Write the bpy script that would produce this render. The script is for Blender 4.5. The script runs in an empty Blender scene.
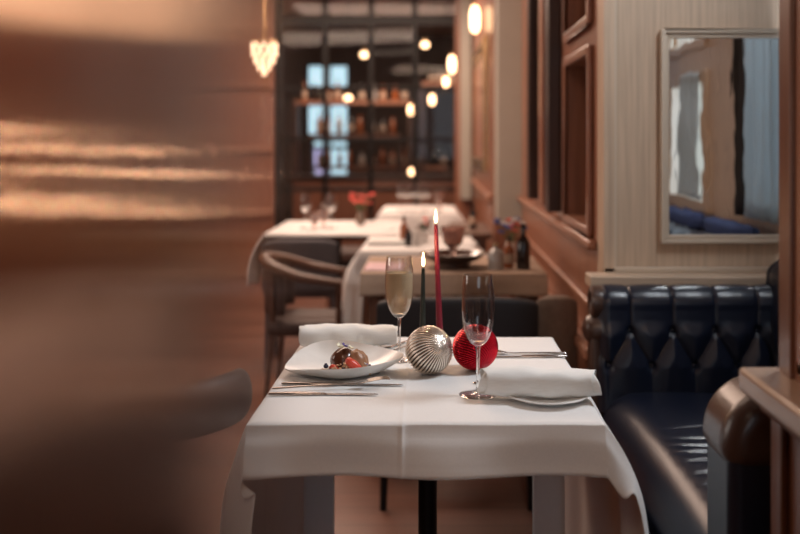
import bpy, bmesh, math, random
from mathutils import Vector, Matrix, noise
random.seed(7)
PI = math.pi
S = bpy.context.scene
COL = S.collection

# ------------------------------------------------------------------ camera
H = 1.24; F = 950.0
cam_d = bpy.data.cameras.new('camera'); cam = bpy.data.objects.new('camera', cam_d); COL.objects.link(cam)
cam.location = (0, 0, H); cam.rotation_euler = (PI/2, 0, 0)
cam_d.sensor_width = 36; cam_d.lens = F/800*36
cam_d.shift_x = -35/800; cam_d.shift_y = -124/800
cam_d.clip_start = 0.01; cam_d.clip_end = 60
cam_d.dof.use_dof = True; cam_d.dof.focus_distance = 1.95; cam_d.dof.aperture_fstop = 2.0
S.camera = cam
# ------------------------------------------------------------------ world, exposure, large lights
w = bpy.data.worlds.new('world'); S.world = w; w.use_nodes = True
w.node_tree.nodes['Background'].inputs[0].default_value = (0.72, 0.86, 1.0, 1)
w.node_tree.nodes['Background'].inputs[1].default_value = 1.6
S.view_settings.view_transform = 'Standard'; S.view_settings.look = 'None'
S.view_settings.exposure = 0.0; S.view_settings.gamma = 1; S.view_settings.use_curve_mapping = False
S.cycles.max_bounces = 10; S.cycles.transmission_bounces = 10; S.cycles.transparent_max_bounces = 16
S.cycles.caustics_reflective = False; S.cycles.caustics_refractive = False
def area(name, loc, aim, sx, sy, power, col, spread=180):
    d = bpy.data.lights.new(name, 'AREA'); d.shape = 'RECTANGLE'; d.size = sx; d.size_y = sy
    d.energy = power; d.color = col; d.spread = math.radians(spread)
    o = bpy.data.objects.new(name, d); COL.objects.link(o); o.location = loc
    o.rotation_euler = (Vector(aim)-Vector(loc)).to_track_quat('-Z', 'Y').to_euler(); return o
area('daylight_booth', (1.40, 2.06, 2.25), (0.25, 2.1, 0.75), 0.55, 0.9, 60, (0.88, 0.94, 1.0))
area('ceiling_fill_near', (-0.2, -0.7, 2.68), (-0.1, -0.4, 0), 1.2, 0.8, 20, (1.0, 0.72, 0.53))  # warm fill added for the cloth front, set high to keep under-table dark
area('ceiling_glow_front', (-0.7, 2.9, 2.68), (-0.55, 2.9, 0), 0.8, 0.8, 5, (1.0, 0.78, 0.62))
area('fill_left', (-2.9, 2.6, 1.5), (0.2, 2.3, .7), 1.2, 1.2, 14, (1.0, 0.90, 0.82))  # fill added for the drape's inner face; the left wall has no window
area('ceiling_glow_corridor', (-1.2, 5.0, 2.68), (-1.1, 5.0, 0), 1.5, 1.8, 80, (1.0, 0.72, 0.56))
area('ceiling_glow_far', (-0.6, 7.6, 2.68), (-0.6, 7.6, 0), 1.8, 1.2, 70, (1.0, 0.72, 0.56))
area('ceiling_glow_bar', (-0.4, 10.2, 2.68), (-0.4, 10.8, 0), 2.0, 1.0, 70, (1.0, 0.72, 0.56))

# ------------------------------------------------------------------ materials
def new_mat(name):
    m = bpy.data.materials.new(name); m.use_nodes = True
    nt = m.node_tree; b = nt.nodes['Principled BSDF']; return m, nt, b
def L(nt, a, b): nt.links.new(a, b)
def coords(nt, scale, rot=(0, 0, 0), kind='Object'):
    tc = nt.nodes.new('ShaderNodeTexCoord'); mp = nt.nodes.new('ShaderNodeMapping')
    mp.inputs['Scale'].default_value = scale; mp.inputs['Rotation'].default_value = rot
    L(nt, tc.outputs[kind], mp.inputs[0]); return mp.outputs[0]
def mat(name, col, rough=0.5, metal=0.0, var=0.0, scale=(8, 8, 8), bump=0.0, bscale=None, detail=4, dist=0.002, coat=0, sheen=0, spec=None, emit=None, es=0, trans=0, ior=None, sss=0):
    m, nt, b = new_mat(name)
    b.inputs['Base Color'].default_value = (*col, 1); b.inputs['Roughness'].default_value = rough
    b.inputs['Metallic'].default_value = metal
    if coat: b.inputs['Coat Weight'].default_value = coat; b.inputs['Coat Roughness'].default_value = 0.12
    if sheen: b.inputs['Sheen Weight'].default_value = sheen
    if spec is not None: b.inputs['Specular IOR Level'].default_value = spec
    if emit: b.inputs['Emission Color'].default_value = (*emit, 1); b.inputs['Emission Strength'].default_value = es
    if trans: b.inputs['Transmission Weight'].default_value = trans
    if ior: b.inputs['IOR'].default_value = ior
    if sss:
        b.inputs['Subsurface Weight'].default_value = sss; b.inputs['Subsurface Radius'].default_value = (1, .5, .3); b.inputs['Subsurface Scale'].default_value = .006
    if var:
        n = nt.nodes.new('ShaderNodeTexNoise'); n.inputs['Detail'].default_value = detail; n.inputs['Scale'].default_value = 1
        L(nt, coords(nt, scale), n.inputs['Vector'])
        r = nt.nodes.new('ShaderNodeValToRGB'); L(nt, n.outputs['Fac'], r.inputs[0])
        r.color_ramp.elements[0].position = 0.3; r.color_ramp.elements[1].position = 0.7
        r.color_ramp.elements[0].color = (*[c*(1-var) for c in col], 1)
        r.color_ramp.elements[1].color = (*[min(1, c*(1+var)) for c in col], 1)
        L(nt, r.outputs[0], b.inputs['Base Color'])
    if bump:
        n2 = nt.nodes.new('ShaderNodeTexNoise'); n2.inputs['Scale'].default_value = 1; n2.inputs['Detail'].default_value = 3
        L(nt, coords(nt, bscale or scale), n2.inputs['Vector'])
        bp = nt.nodes.new('ShaderNodeBump'); bp.inputs['Strength'].default_value = bump; bp.inputs['Distance'].default_value = dist
        L(nt, n2.outputs['Fac'], bp.inputs['Height']); L(nt, bp.outputs[0], b.inputs['Normal'])
    return m
M = {}
M['linen'] = mat('white_linen', (0.80, 0.79, 0.78), 0.85, var=0.03, scale=(300, 300, 300), bump=0.25, bscale=(420, 420, 420), dist=0.0004, sheen=0.2)
M['napkin'] = mat('napkin_linen', (0.78, 0.78, 0.76), 0.9, var=0.04, scale=(60, 400, 400), bump=0.35, bscale=(500, 500, 500), dist=0.0005)
M['tan_linen'] = mat('tan_linen', (0.42, 0.30, 0.22), 0.9, var=0.08, scale=(120, 120, 120), bump=.2, bscale=(300, 300, 300))
M['china'] = mat('white_china', (0.86, 0.85, 0.83), 0.3)
M['stone'] = mat('stoneware_glaze', (0.84, 0.81, 0.77), 0.3, var=0.04, scale=(40, 40, 40), coat=.2)
M['steel'] = mat('cutlery_steel', (0.40, 0.36, 0.34), 0.22, metal=1)
M['oak'] = mat('limed_oak', (0.52, 0.39, 0.285), 0.55, var=0.17, scale=(80, 80, 3), bump=0.15, bscale=(160, 160, 4), dist=0.001)
M['oak_h'] = mat('limed_oak_rail', (0.48, 0.365, 0.27), 0.5, var=0.13, scale=(3, 90, 90), bump=0.15, bscale=(4, 160, 160), dist=0.001)
M['oak_edge'] = mat('limed_oak_bead', (0.56, 0.46, 0.36), 0.45)
M['copper_wood'] = mat('copper_brown_wood', (0.29, 0.125, 0.075), 0.36, var=0.22, scale=(50, 50, 2.5), coat=.25)
M['copper_wood_h'] = mat('copper_brown_wood_rail', (0.32, 0.145, 0.088), 0.38, var=0.2, scale=(50, 2.5, 50), coat=.25)
M['near_wood'] = mat('walnut_partition', (0.15, 0.055, 0.026), 0.34, var=0.25, scale=(60, 60, 3), coat=.2)
M['ledge_wood'] = mat('walnut_ledge', (0.36, 0.23, 0.155), 0.33, var=0.2, scale=(60, 3, 60), coat=.3)
M['dark_wood'] = mat('dark_wood', (0.035, 0.015, 0.010), 0.4, var=0.3, scale=(40, 40, 4))
M['chair_wood'] = mat('chair_walnut', (0.10, 0.045, 0.028), 0.35, var=0.25, scale=(40, 40, 8))
M['pale_paint'] = mat('pale_green_grey_paint', (0.40, 0.38, 0.33), 0.6, var=0.04, scale=(6, 6, 6))
M['leather'] = mat('navy_leather', (0.007, 0.010, 0.022), 0.31, bump=0.35, bscale=(220, 220, 220), dist=0.0006)
M['glow_and_cap_brown'] = mat('leather_glow_and_cap_brown', (0.055, 0.028, 0.02), 0.32, bump=0.3, bscale=(200, 200, 200), dist=0.0006, coat=.2)  # copper reflection on the navy leather put into a brown; also the ornament caps
M['grey_fabric'] = mat('grey_upholstery', (0.085, 0.08, 0.09), 0.85, var=0.12, scale=(60, 60, 60))
M['band_leather'] = mat('dark_grey_leather', (0.028, 0.022, 0.021), 0.5)
M['taupe_fabric'] = mat('taupe_upholstery', (0.20, 0.15, 0.12), 0.8, var=0.12, scale=(60, 60, 60))
M['black_fabric'] = mat('black_upholstery', (0.012, 0.011, 0.014), 0.7, var=0.1, scale=(60, 60, 60))
M['brown_fabric'] = mat('brown_upholstery', (0.05, 0.026, 0.02), 0.6, var=0.15, scale=(60, 60, 60))
M['iron'] = mat('black_iron', (0.012, 0.011, 0.011), 0.4, metal=.6)
M['plaster'] = mat('warm_plaster', (0.42, 0.27, 0.19), 0.9, var=0.06, scale=(3, 3, 3))
M['dark_wall'] = mat('dark_bar_wall', (0.03, 0.015, 0.011), 0.7, var=0.2, scale=(4, 4, 4))
M['brass'] = mat('aged_brass', (0.55, 0.36, 0.18), 0.25, metal=1)
M['wax_red'] = mat('red_wax', (0.17, 0.006, 0.02), 0.45)
M['wax_green'] = mat('dark_green_wax', (0.014, 0.020, 0.014), 0.4)
M['wick'] = mat('burnt_wick', (0.02, 0.015, 0.01), 0.9)
M['flame'] = mat('flame', (1, .7, .4), 0.5, emit=(1.0, 0.66, 0.32), es=11)
M['choc'] = mat('chocolate_glaze', (0.10, 0.035, 0.018), 0.22, coat=.4, var=.15, scale=(60, 60, 60))
M['mousse'] = mat('milk_chocolate', (0.34, 0.17, 0.09), 0.4, var=0.15, scale=(90, 90, 90))
M['straw'] = mat('strawberry_flesh', (0.80, 0.24, 0.15), 0.25, var=0.3, scale=(70, 70, 70))
M['straw_skin'] = mat('strawberry_skin', (0.62, 0.07, 0.04), 0.3)
M['berry'] = mat('blueberry_skin', (0.02, 0.02, 0.045), 0.4)
M['petal'] = mat('cream_petal', (0.80, 0.74, 0.55), 0.6)
M['violet'] = mat('violet_petal', (0.10, 0.06, 0.25), 0.6)
M['crumb'] = mat('biscuit_crumble', (0.50, 0.30, 0.17), 0.8, var=0.3, scale=(200, 200, 200))
M['pink'] = mat('pink_paper', (0.72, 0.50, 0.52), 0.8)
M['navy_cloth'] = mat('blue_cushion_cloth', (0.03, 0.055, 0.16), 0.8, var=.2, scale=(20, 20, 20))
M['curtain'] = mat('pale_blue_curtain', (0.50, 0.56, 0.60), 0.8, trans=0)
M['dark_curtain'] = mat('charcoal_curtain', (0.03, 0.025, 0.025), 0.8)
M['red_petal'] = mat('coral_petal', (0.75, 0.10, 0.08), 0.6)
M['stem'] = mat('plant_stem', (0.08, 0.14, 0.05), 0.6)
M['bulb'] = mat('warm_bulb', (1, .8, .6), 0.4, emit=(1.0, 0.60, 0.32), es=6)
M['streak_bulb'] = mat('added_streak_bulb', (1, .8, .6), 0.4, emit=(1.0, 0.72, 0.48), es=75)  # emitter of the added bulbs that streak the copper screen
M['streak_bar'] = mat('added_glow_bar', (0.8, .65, .5), 0.7, emit=(1.0, 0.70, 0.47), es=1.15)  # emitter of the added bar that brightens the top of the copper screen
M['bulb_soft'] = mat('warm_lamp_shade', (1, .8, .6), 0.4, emit=(1.0, 0.66, 0.42), es=1.7)
M['blue_glow'] = mat('daylit_glazing', (0.3, 0.4, 0.45), 0.4, emit=(0.50, 0.76, 0.88), es=1.1)
M['violet_glow'] = mat('daylit_violet_glazing', (0.3, 0.3, 0.45), 0.4, emit=(0.55, 0.52, 0.85), es=.9)
M['bottle_dark'] = mat('dark_bottle_glass', (0.012, 0.008, 0.008), 0.08, coat=.5)
M['bottle_amber'] = mat('amber_bottle_glass', (0.30, 0.09, 0.03), 0.1, coat=.4)
M['bottle_clear'] = mat('pale_bottle_glass', (0.45, 0.42, 0.40), 0.08, coat=.4)
M['label'] = mat('paper_label', (0.55, 0.42, 0.32), 0.7)
M['glass'] = mat('clear_glass', (1, 1, 1), 0.0, trans=1, ior=1.45)
def thin_glass():
    m, nt, b = new_mat('thin_blown_glass'); nt.nodes.remove(b); o = nt.nodes['Material Output']
    t = nt.nodes.new('ShaderNodeBsdfTransparent'); t.inputs[0].default_value = (.93, .93, .93, 1); g = nt.nodes.new('ShaderNodeBsdfGlossy'); g.inputs['Roughness'].default_value = .03
    lw = nt.nodes.new('ShaderNodeLayerWeight'); lw.inputs['Blend'].default_value = .5
    p = nt.nodes.new('ShaderNodeMath'); p.operation = 'POWER'; p.inputs[1].default_value = 2.4; q = nt.nodes.new('ShaderNodeMath'); q.operation = 'MULTIPLY_ADD'; q.inputs[1].default_value = .9; q.inputs[2].default_value = .06
    L(nt, lw.outputs['Facing'], p.inputs[0]); L(nt, p.outputs[0], q.inputs[0]); mx = nt.nodes.new('ShaderNodeMixShader')
    L(nt, q.outputs[0], mx.inputs[0]); L(nt, t.outputs[0], mx.inputs[1]); L(nt, g.outputs[0], mx.inputs[2]); L(nt, mx.outputs[0], o.inputs[0]); return m
M['thin_glass'] = thin_glass()
M['champagne'] = mat('champagne', (1.0, 0.76, 0.48), 0.05, trans=.5, ior=1.33)
M['tumbler'] = mat('rose_pressed_glass', (0.86, 0.62, 0.55), 0.05, trans=.85, ior=1.45)
M['mirror'] = mat('mirror_silvering', (0.86, 0.86, 0.84), 0.015, metal=1, bump=.05, bscale=(9, 9, 3), dist=0.02)
M['tray'] = mat('dark_lacquer_tray', (0.035, 0.015, 0.012), 0.2, coat=.5)
M['white_metal'] = mat('white_enamel', (0.7, 0.68, 0.66), 0.3)

def pane_mat():
    m, nt, b = new_mat('window_pane'); nt.nodes.remove(b); o = nt.nodes['Material Output']
    t = nt.nodes.new('ShaderNodeBsdfTransparent'); g = nt.nodes.new('ShaderNodeBsdfGlossy'); g.inputs['Roughness'].default_value = .02
    fr = nt.nodes.new('ShaderNodeFresnel'); mx = nt.nodes.new('ShaderNodeMixShader')
    ml = nt.nodes.new('ShaderNodeMath'); ml.operation = 'MULTIPLY'; ml.inputs[1].default_value = .35; L(nt, fr.outputs[0], ml.inputs[0]); L(nt, ml.outputs[0], mx.inputs[0]); L(nt, t.outputs[0], mx.inputs[1]); L(nt, g.outputs[0], mx.inputs[2]); L(nt, mx.outputs[0], o.inputs[0]); return m
M['pane'] = pane_mat()

M['frosted'] = mat('frosted_daylit_glass', (0.6, 0.62, 0.6), 0.4, emit=(0.78, 0.80, 0.76), es=.55)
def curtain_mat():
    m, nt, b = new_mat('translucent_curtain'); b.inputs['Base Color'].default_value = (0.55, 0.62, 0.66, 1); b.inputs['Roughness'].default_value = .8
    tr = nt.nodes.new('ShaderNodeBsdfTranslucent'); tr.inputs[0].default_value = (.55, .62, .66, 1); mx = nt.nodes.new('ShaderNodeMixShader'); mx.inputs[0].default_value = .45
    L(nt, b.outputs[0], mx.inputs[1]); L(nt, tr.outputs[0], mx.inputs[2]); L(nt, mx.outputs[0], nt.nodes['Material Output'].inputs[0]); return m
M['curtain'] = curtain_mat()
def floor_mat():
    m, nt, b = new_mat('copper_oak_parquet')
    v = coords(nt, (1, 1, 1))
    br = nt.nodes.new('ShaderNodeTexBrick'); br.inputs['Scale'].default_value = 1
    br.inputs['Brick Width'].default_value = 1.1; br.inputs['Row Height'].default_value = 0.14
    br.inputs['Mortar Size'].default_value = 0.002; br.inputs['Bias'].default_value = 0
    br.inputs['Color1'].default_value = (0.23, 0.098, 0.062, 1); br.inputs['Color2'].default_value = (0.16, 0.066, 0.04, 1)
    br.inputs['Mortar'].default_value = (0.08, 0.03, 0.02, 1); L(nt, v, br.inputs['Vector'])
    n = nt.nodes.new('ShaderNodeTexNoise'); n.inputs['Scale'].default_value = 1; L(nt, coords(nt, (2.5, 40, 1)), n.inputs['Vector'])
    mx = nt.nodes.new('ShaderNodeMixRGB'); mx.blend_type = 'MULTIPLY'; mx.inputs[0].default_value = .5
    L(nt, br.outputs[0], mx.inputs[1]); L(nt, n.outputs['Fac'], mx.inputs[2]); L(nt, mx.outputs[0], b.inputs['Base Color'])
    b.inputs['Roughness'].default_value = .38
    return m
M['floor'] = floor_mat()

def pleat_mat(name, ridge, groove_shade, metal, rough, n_, swirl, r_):
    # pleated mercury glass: shade between the pleats is put into the colour
    m, nt, b = new_mat(name); N = nt.nodes
    b.inputs['Metallic'].default_value = metal; b.inputs['Roughness'].default_value = rough
    tc = N.new('ShaderNodeTexCoord'); sx = N.new('ShaderNodeSeparateXYZ'); L(nt, tc.outputs['Object'], sx.inputs[0])
    def mth(op, a, b_=None, c=None):
        q = N.new('ShaderNodeMath'); q.operation = op
        for k, v in enumerate((a, b_, c)):
            if v is None: continue
            if isinstance(v, (int, float)): q.inputs[k].default_value = v
            else: L(nt, v, q.inputs[k])
        return q.outputs[0]
    ang = mth('ARCTAN2', sx.outputs['Y'], sx.outputs['X']); a2 = mth('MULTIPLY_ADD', sx.outputs['Z'], swirl/r_, ang)
    h = mth('ABSOLUTE', mth('SINE', mth('MULTIPLY', a2, n_/2)))
    rp = N.new('ShaderNodeValToRGB'); L(nt, h, rp.inputs[0]); rp.color_ramp.elements[0].position = .12; rp.color_ramp.elements[1].position = .62
    rp.color_ramp.elements[0].color = (*groove_shade, 1); rp.color_ramp.elements[1].color = (*ridge, 1)
    L(nt, rp.outputs[0], b.inputs['Base Color'])
    n = N.new('ShaderNodeTexNoise'); n.inputs['Scale'].default_value = 260; n.inputs['Detail'].default_value = 2
    L(nt, tc.outputs['Object'], n.inputs['Vector'])
    bp = N.new('ShaderNodeBump'); bp.inputs['Strength'].default_value = .35; bp.inputs['Distance'].default_value = .001
    L(nt, n.outputs['Fac'], bp.inputs['Height']); L(nt, bp.outputs[0], b.inputs['Normal']); return m
M['silver_ball'] = pleat_mat('groove_shaded_silver', (0.86, 0.76, 0.66), (0.10, 0.07, 0.05), .85, .24, 40, .35, .0508)
M['red_ball'] = pleat_mat('red_mirrored_glass', (0.62, 0.006, 0.025), (0.05, 0.001, 0.004), .75, .2, 40, 1.1, .0495)

def screen_mat():
    # brushed copper sheet, brushed up and down so that reflections smear sideways
    m, nt, b = new_mat('brushed_copper_sheet')
    b.inputs['Base Color'].default_value = (0.88, 0.62, 0.50, 1); b.inputs['Metallic'].default_value = 1; b.inputs['Roughness'].default_value = .11
    b.inputs['Anisotropic'].default_value = .98; b.inputs['Anisotropic Rotation'].default_value = 0.0
    tg = nt.nodes.new('ShaderNodeTangent'); tg.direction_type = 'RADIAL'; tg.axis = 'Z'; L(nt, tg.outputs[0], b.inputs['Tangent'])
    n = nt.nodes.new('ShaderNodeTexNoise'); n.inputs['Scale'].default_value = 1; n.inputs['Detail'].default_value = 2
    m2 = nt.nodes.new('ShaderNodeMapping'); m2.inputs['Scale'].default_value = (6, 60, 1.6)
    L(nt, coords(nt, (1, 1, 1), (math.radians(7), 0, 0)), m2.inputs[0]); L(nt, m2.outputs[0], n.inputs['Vector'])
    bp = nt.nodes.new('ShaderNodeBump'); bp.inputs['Strength'].default_value = .5; bp.inputs['Distance'].default_value = .003
    L(nt, n.outputs['Fac'], bp.inputs['Height']); L(nt, bp.outputs[0], b.inputs['Normal']); return m
M['screen'] = screen_mat()

# ------------------------------------------------------------------ mesh helpers
class MB:
    def __init__(s): s.bm = bmesh.new()
    def box(s, x0, x1, y0, y1, z0, z1, mt=None):
        v = [s.bm.verts.new((x, y, z)) for z in (z0, z1) for y in (y0, y1) for x in (x0, x1)]
        if mt: 
            for q in v: q.co = mt @ q.co
        for f in ((0, 2, 3, 1), (4, 5, 7, 6), (0, 1, 5, 4), (2, 6, 7, 3), (0, 4, 6, 2), (1, 3, 7, 5)): s.bm.faces.new([v[i] for i in f])
        return s
    def tube(s, pts, rad, n=12, cap=True, flat=1.0):
        pts = [Vector(p) for p in pts]
        if not hasattr(rad, '__len__'): rad = [rad]*len(pts)
        rings = []; up = None
        for i, p in enumerate(pts):
            t = (pts[min(i+1, len(pts)-1)] - pts[max(i-1, 0)]).normalized()
            if up is None:
                up = Vector((0, 0, 1)) if abs(t.z) < .9 else Vector((0, 1, 0))
            a = t.cross(up).normalized(); c = a.cross(t).normalized(); up = c
            rings.append([s.bm.verts.new(p + (a*math.cos(2*PI*k/n) + c*math.sin(2*PI*k/n)*flat)*rad[i]) for k in range(n)])
        for r0, r1 in zip(rings, rings[1:]):
            for k in range(n): s.bm.faces.new((r0[k], r0[(k+1) % n], r1[(k+1) % n], r1[k]))
        if cap: s.bm.faces.new(rings[0][::-1]); s.bm.faces.new(rings[-1])
        return s
    def lathe(s, prof, n=40, loc=(0, 0, 0), mt=None, mod=None):
        rings = []
        for j, (r, z) in enumerate(prof):
            if r < 1e-6: vs = [s.bm.verts.new((0, 0, z))]
            else:
                vs = []
                for k in range(n):
                    a = 2*PI*k/n; rr = r if mod is None else mod(r, z, a)
                    vs.append(s.bm.verts.new((rr*math.cos(a), rr*math.sin(a), z)))
            rings.append(vs)
        for r0, r1 in zip(rings, rings[1:]):
            for k in range(n):
                k2 = (k+1) % n
                if len(r0) == 1 and len(r1) == 1: continue
                if len(r0) == 1: s.bm.faces.new((r0[0], r1[k2], r1[k]))
                elif len(r1) == 1: s.bm.faces.new((r0[k], r0[k2], r1[0]))
                else: s.bm.faces.new((r0[k], r0[k2], r1[k2], r1[k]))
        T = Matrix.Translation(loc) @ (mt or Matrix())
        for vs in rings:
            for v in vs: v.co = T @ v.co
        return s
    def surf(s, fn, nu, nv, cu=False):
        g = [[s.bm.verts.new(fn(i/(nu if cu else nu-1), j/(nv-1))) for j in range(nv)] for i in range(nu)]
        for i in range(nu if cu else nu-1):
            for j in range(nv-1): s.bm.faces.new((g[i][j], g[(i+1) % nu][j], g[(i+1) % nu][j+1], g[i][j+1]))
        s.last = g
        return s
    def sphere(s, c, r, sc=(1, 1, 1), n=12, mt=None):
        prof = [(r*math.sin(PI*i/n) if 0 < i < n else 0, -r*math.cos(PI*i/n)) for i in range(n+1)]
        return s.lathe(prof, n*2, c, (mt or Matrix()) @ Matrix.Diagonal((*sc, 1)))
    def build(s, name, m, parent=None, bevel=0, smooth=True, loc=None, solid=0, sub=0, seg=3):
        bmesh.ops.remove_doubles(s.bm, verts=s.bm.verts, dist=1e-6)
        bmesh.ops.recalc_face_normals(s.bm, faces=s.bm.faces)
        me = bpy.data.meshes.new(name); s.bm.to_mesh(me); s.bm.free(); me.materials.append(M[m] if isinstance(m, str) else m)
        if smooth:
            for p in me.polygons: p.use_smooth = True
        o = bpy.data.objects.new(name, me); COL.objects.link(o)
        if parent: o.parent = parent
        if loc: o.location = loc
        if solid:
            md = o.modifiers.new('solid', 'SOLIDIFY'); md.thickness = solid; md.offset = 0
        if bevel:
            md = o.modifiers.new('bevel', 'BEVEL'); md.width = bevel; md.segments = seg; md.limit_method = 'ANGLE'
            md.harden_normals = False
        if sub:
            md = o.modifiers.new('sub', 'SUBSURF'); md.levels = sub; md.render_levels = sub
        if smooth and not sub:
            try: me.set_sharp_from_angle(angle=math.radians(38))
            except Exception: pass
        return o
def tag(o, label, cat, group=None, kind=None):
    o['label'] = label; o['category'] = cat
    if group: o['group'] = group
    if kind: o['kind'] = kind
    return o
def thing(name, label, cat, loc=(0, 0, 0), rz=0, group=None):
    o = bpy.data.objects.new(name, None); COL.objects.link(o); o.location = loc; o.rotation_euler = (0, 0, rz); o.empty_display_size = .05
    return tag(o, label, cat, group)
def dup(root, loc, rz, label, group=None):
    r = root.copy(); COL.objects.link(r); r.location = loc; r.rotation_euler = (0, 0, rz); r['label'] = label
    if group: r['group'] = group
    for ch in list(root.children):
        c = ch.copy(); COL.objects.link(c); c.parent = r
        for g in list(ch.children):
            d = g.copy(); COL.objects.link(d); d.parent = c
    return r
def bx(name, m, x0, x1, y0, y1, z0, z1, parent=None, bevel=0.002, kind=None):
    o = MB().box(x0, x1, y0, y1, z0, z1).build(name, m, parent, bevel=bevel)
    if kind: o['kind'] = kind
    return o
def st(name, m, *a, bevel=0): return bx(name, m, *a, bevel=bevel, kind='structure')
def px(x, y, Y): return Vector(((x-435)*Y/F, Y, H-(y-143)*Y/F))
def lerp(a, b, t): return a+(b-a)*t
def sm(t): t = max(0, min(1, t)); return t*t*(3-2*t)
TZ = 0.75

# ------------------------------------------------------------------ setting
st('floor', 'floor', -3.3, 2.2, -2.7, 13.3, -0.1, 0)
st('ceiling', 'plaster', -3.3, 2.2, -2.7, 13.3, 2.75, 2.85)
# limed oak wall behind the booth sofa
o = st('wall_booth', 'oak', 0.53, 1.2, 2.9, 3.0, 0, 2.75)
st('trim_1', 'oak_edge', 0.545, 0.553, 2.893, 2.9, 0.84, 2.75)
st('trim_2', 'oak', 0.513, 0.545, 2.885, 3.0, 0, 2.75)
o = st('trim_3', 'oak_h', 0.458, 1.15, 2.80, 2.9, 0.812, 0.846, bevel=.004)
st('trim_4', 'oak_edge', 0.513, 1.15, 2.885, 2.9, 0.846, 0.862, bevel=.003)
# booth outer wall with windows
def wall_with_holes(name, m, axis, pos, thick, a0, a1, z0, z1, holes):
    """wall at x=pos..pos+thick running along y (axis 'y') with rectangular holes (a0,a1,z0,z1)"""
    mb = MB(); As = sorted({a0, a1, *[h[0] for h in holes], *[h[1] for h in holes]}); Zs = sorted({z0, z1, *[h[2] for h in holes], *[h[3] for h in holes]})
    for i in range(len(As)-1):
        for j in range(len(Zs)-1):
            ca, cz = (As[i]+As[i+1])/2, (Zs[j]+Zs[j+1])/2
            if any(h[0] < ca < h[1] and h[2] < cz < h[3] for h in holes): continue
            if axis == 'y': mb.box(pos, pos+thick, As[i], As[i+1], Zs[j], Zs[j+1])
            else: mb.box(As[i], As[i+1], pos, pos+thick, Zs[j], Zs[j+1])
    o = mb.build(name, m, smooth=False); o['kind'] = 'structure'; return o
def window(name, x, y0, y1, z0, z1, m='oak', nv=0, nh=0, depth=.06, pane='pane', px_=.035):
    r = MB(); t = .035
    r.box(x-.012, x+depth, y0-t, y0+.01, z0-t, z1+t); r.box(x-.012, x+depth, y1-.01, y1+t, z0-t, z1+t)
    r.box(x-.012, x+depth, y0, y1, z0-t, z0+.01); r.box(x-.012, x+depth, y0, y1, z1-.01, z1+t)
    for k in range(nv):
        y = lerp(y0, y1, (k+1)/(nv+1)); r.box(x+.01, x+.03, y-.008, y+.008, z0, z1)
    for k in range(nh):
        z = lerp(z0, z1, (k+1)/(nh+1)); r.box(x+.01, x+.03, y0, y1, z-.008, z+.008)
    o = r.build(name, m, bevel=.004); o['kind'] = 'structure'
    p = MB().box(x+px_, x+px_+.004, y0, y1, z0, z1).build('pane', pane, o); return o
WX = 1.15
wall_with_holes('wall_right', 'oak', 'y', WX, .1, -2.7, 2.9, 0, 2.75, [(2.32, 2.84, 1.0, 2.5), (1.80, 2.24, 1.76, 2.6), (1.12, 1.76, .98, 1.52), (1.12, 1.76, 1.68, 2.1)])
window('window_1', WX, 2.32, 2.84, 1.0, 2.5)
window('added_window', WX, 1.80, 2.24, 1.76, 2.6)  # high window added to admit the booth daylight, outside the mirror's view
window('window_2', WX, 1.12, 1.76, .98, 1.52, pane='frosted', px_=.0)
window('window_3', WX, 1.12, 1.76, 1.68, 2.1, nv=3, nh=2, pane='frosted', px_=.012)
wall_with_holes('wall_near', 'plaster', 'x', -2.7, .1, -3.3, 1.25, 0, 2.75, [(-.5, 1.0, .9, 2.5)])
st('wall_left', 'copper_wood', -3.3, -3.2, -2.6, 13.3, 0, 2.75)
st('wall_far', 'dark_wall', -3.2, 2.2, 13.2, 13.3, 0, 2.75)
st('wall_far_right', 'dark_wall', 1.2, 1.3, 3.0, 13.2, 0, 2.75)
# copper wood wall at the far left
st('wall_side_bar', 'copper_wood', -3.2, -1.52, 8.9, 9.0, 0, 2.75)
for i, z in enumerate((0.55, 1.15, 1.75, 2.3)):
    st('trim_%d' % (20+i), 'copper_wood_h', -3.2, -1.52, 8.86, 8.9, z, z+.06, bevel=.01)

# corridor wall, copper brown wood panelling on plane x = .513
XW = .513
wall_with_holes('wall_corridor', 'copper_wood', 'y', XW, .10, 3.0, 5.6, 0, 2.75, [(3.10, 3.66, .965, 1.53), (3.10, 3.66, 1.66, 2.6), (3.95, 4.95, .965, 2.62)])
st('wall_niche', 'dark_wood', XW+.1, XW+.14, 3.0, 5.6, 0, 2.75)
def frame_y(name, m, x, y0, y1, z0, z1, t=.035, d=.03):
    r = MB(); r.box(x-d, x, y0-t, y0, z0-t, z1+t); r.box(x-d, x, y1, y1+t, z0-t, z1+t); r.box(x-d, x, y0, y1, z0-t, z0); r.box(x-d, x, y0, y1, z1, z1+t)
    o = r.build(name, m, bevel=.008); o['kind'] = 'structure'; return o
frame_y('trim_5', 'copper_wood', XW, 3.10, 3.66, .965, 1.53, .03, .02)
frame_y('trim_6', 'copper_wood', XW, 3.10, 3.66, 1.66, 2.6, .03, .02)
st('trim_7', 'dark_wood', XW-.055, XW, 3.84, 3.97, .96, 2.75, bevel=.006)
st('trim_8', 'copper_wood', XW-.045, XW, 4.18, 4.30, .96, 2.75, bevel=.01)
st('trim_9', 'dark_wood', XW-.05, XW+.05, 4.72, 4.80, .96, 2.75, bevel=.01)
st('trim_10', 'copper_wood_h', XW-.03, XW, 3.0, 5.6, .90, .93, bevel=.008)
st('trim_11', 'copper_wood_h', XW-.018, XW, 3.0, 5.6, .70, .725, bevel=.008)
st('trim_12', 'copper_wood_h', XW-.04, XW, 3.0, 5.6, .55, .59, bevel=.01)
st('baseboard_right', 'copper_wood_h', XW-.03, XW, 3.0, 5.6, 0, .14, bevel=.006)
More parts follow.
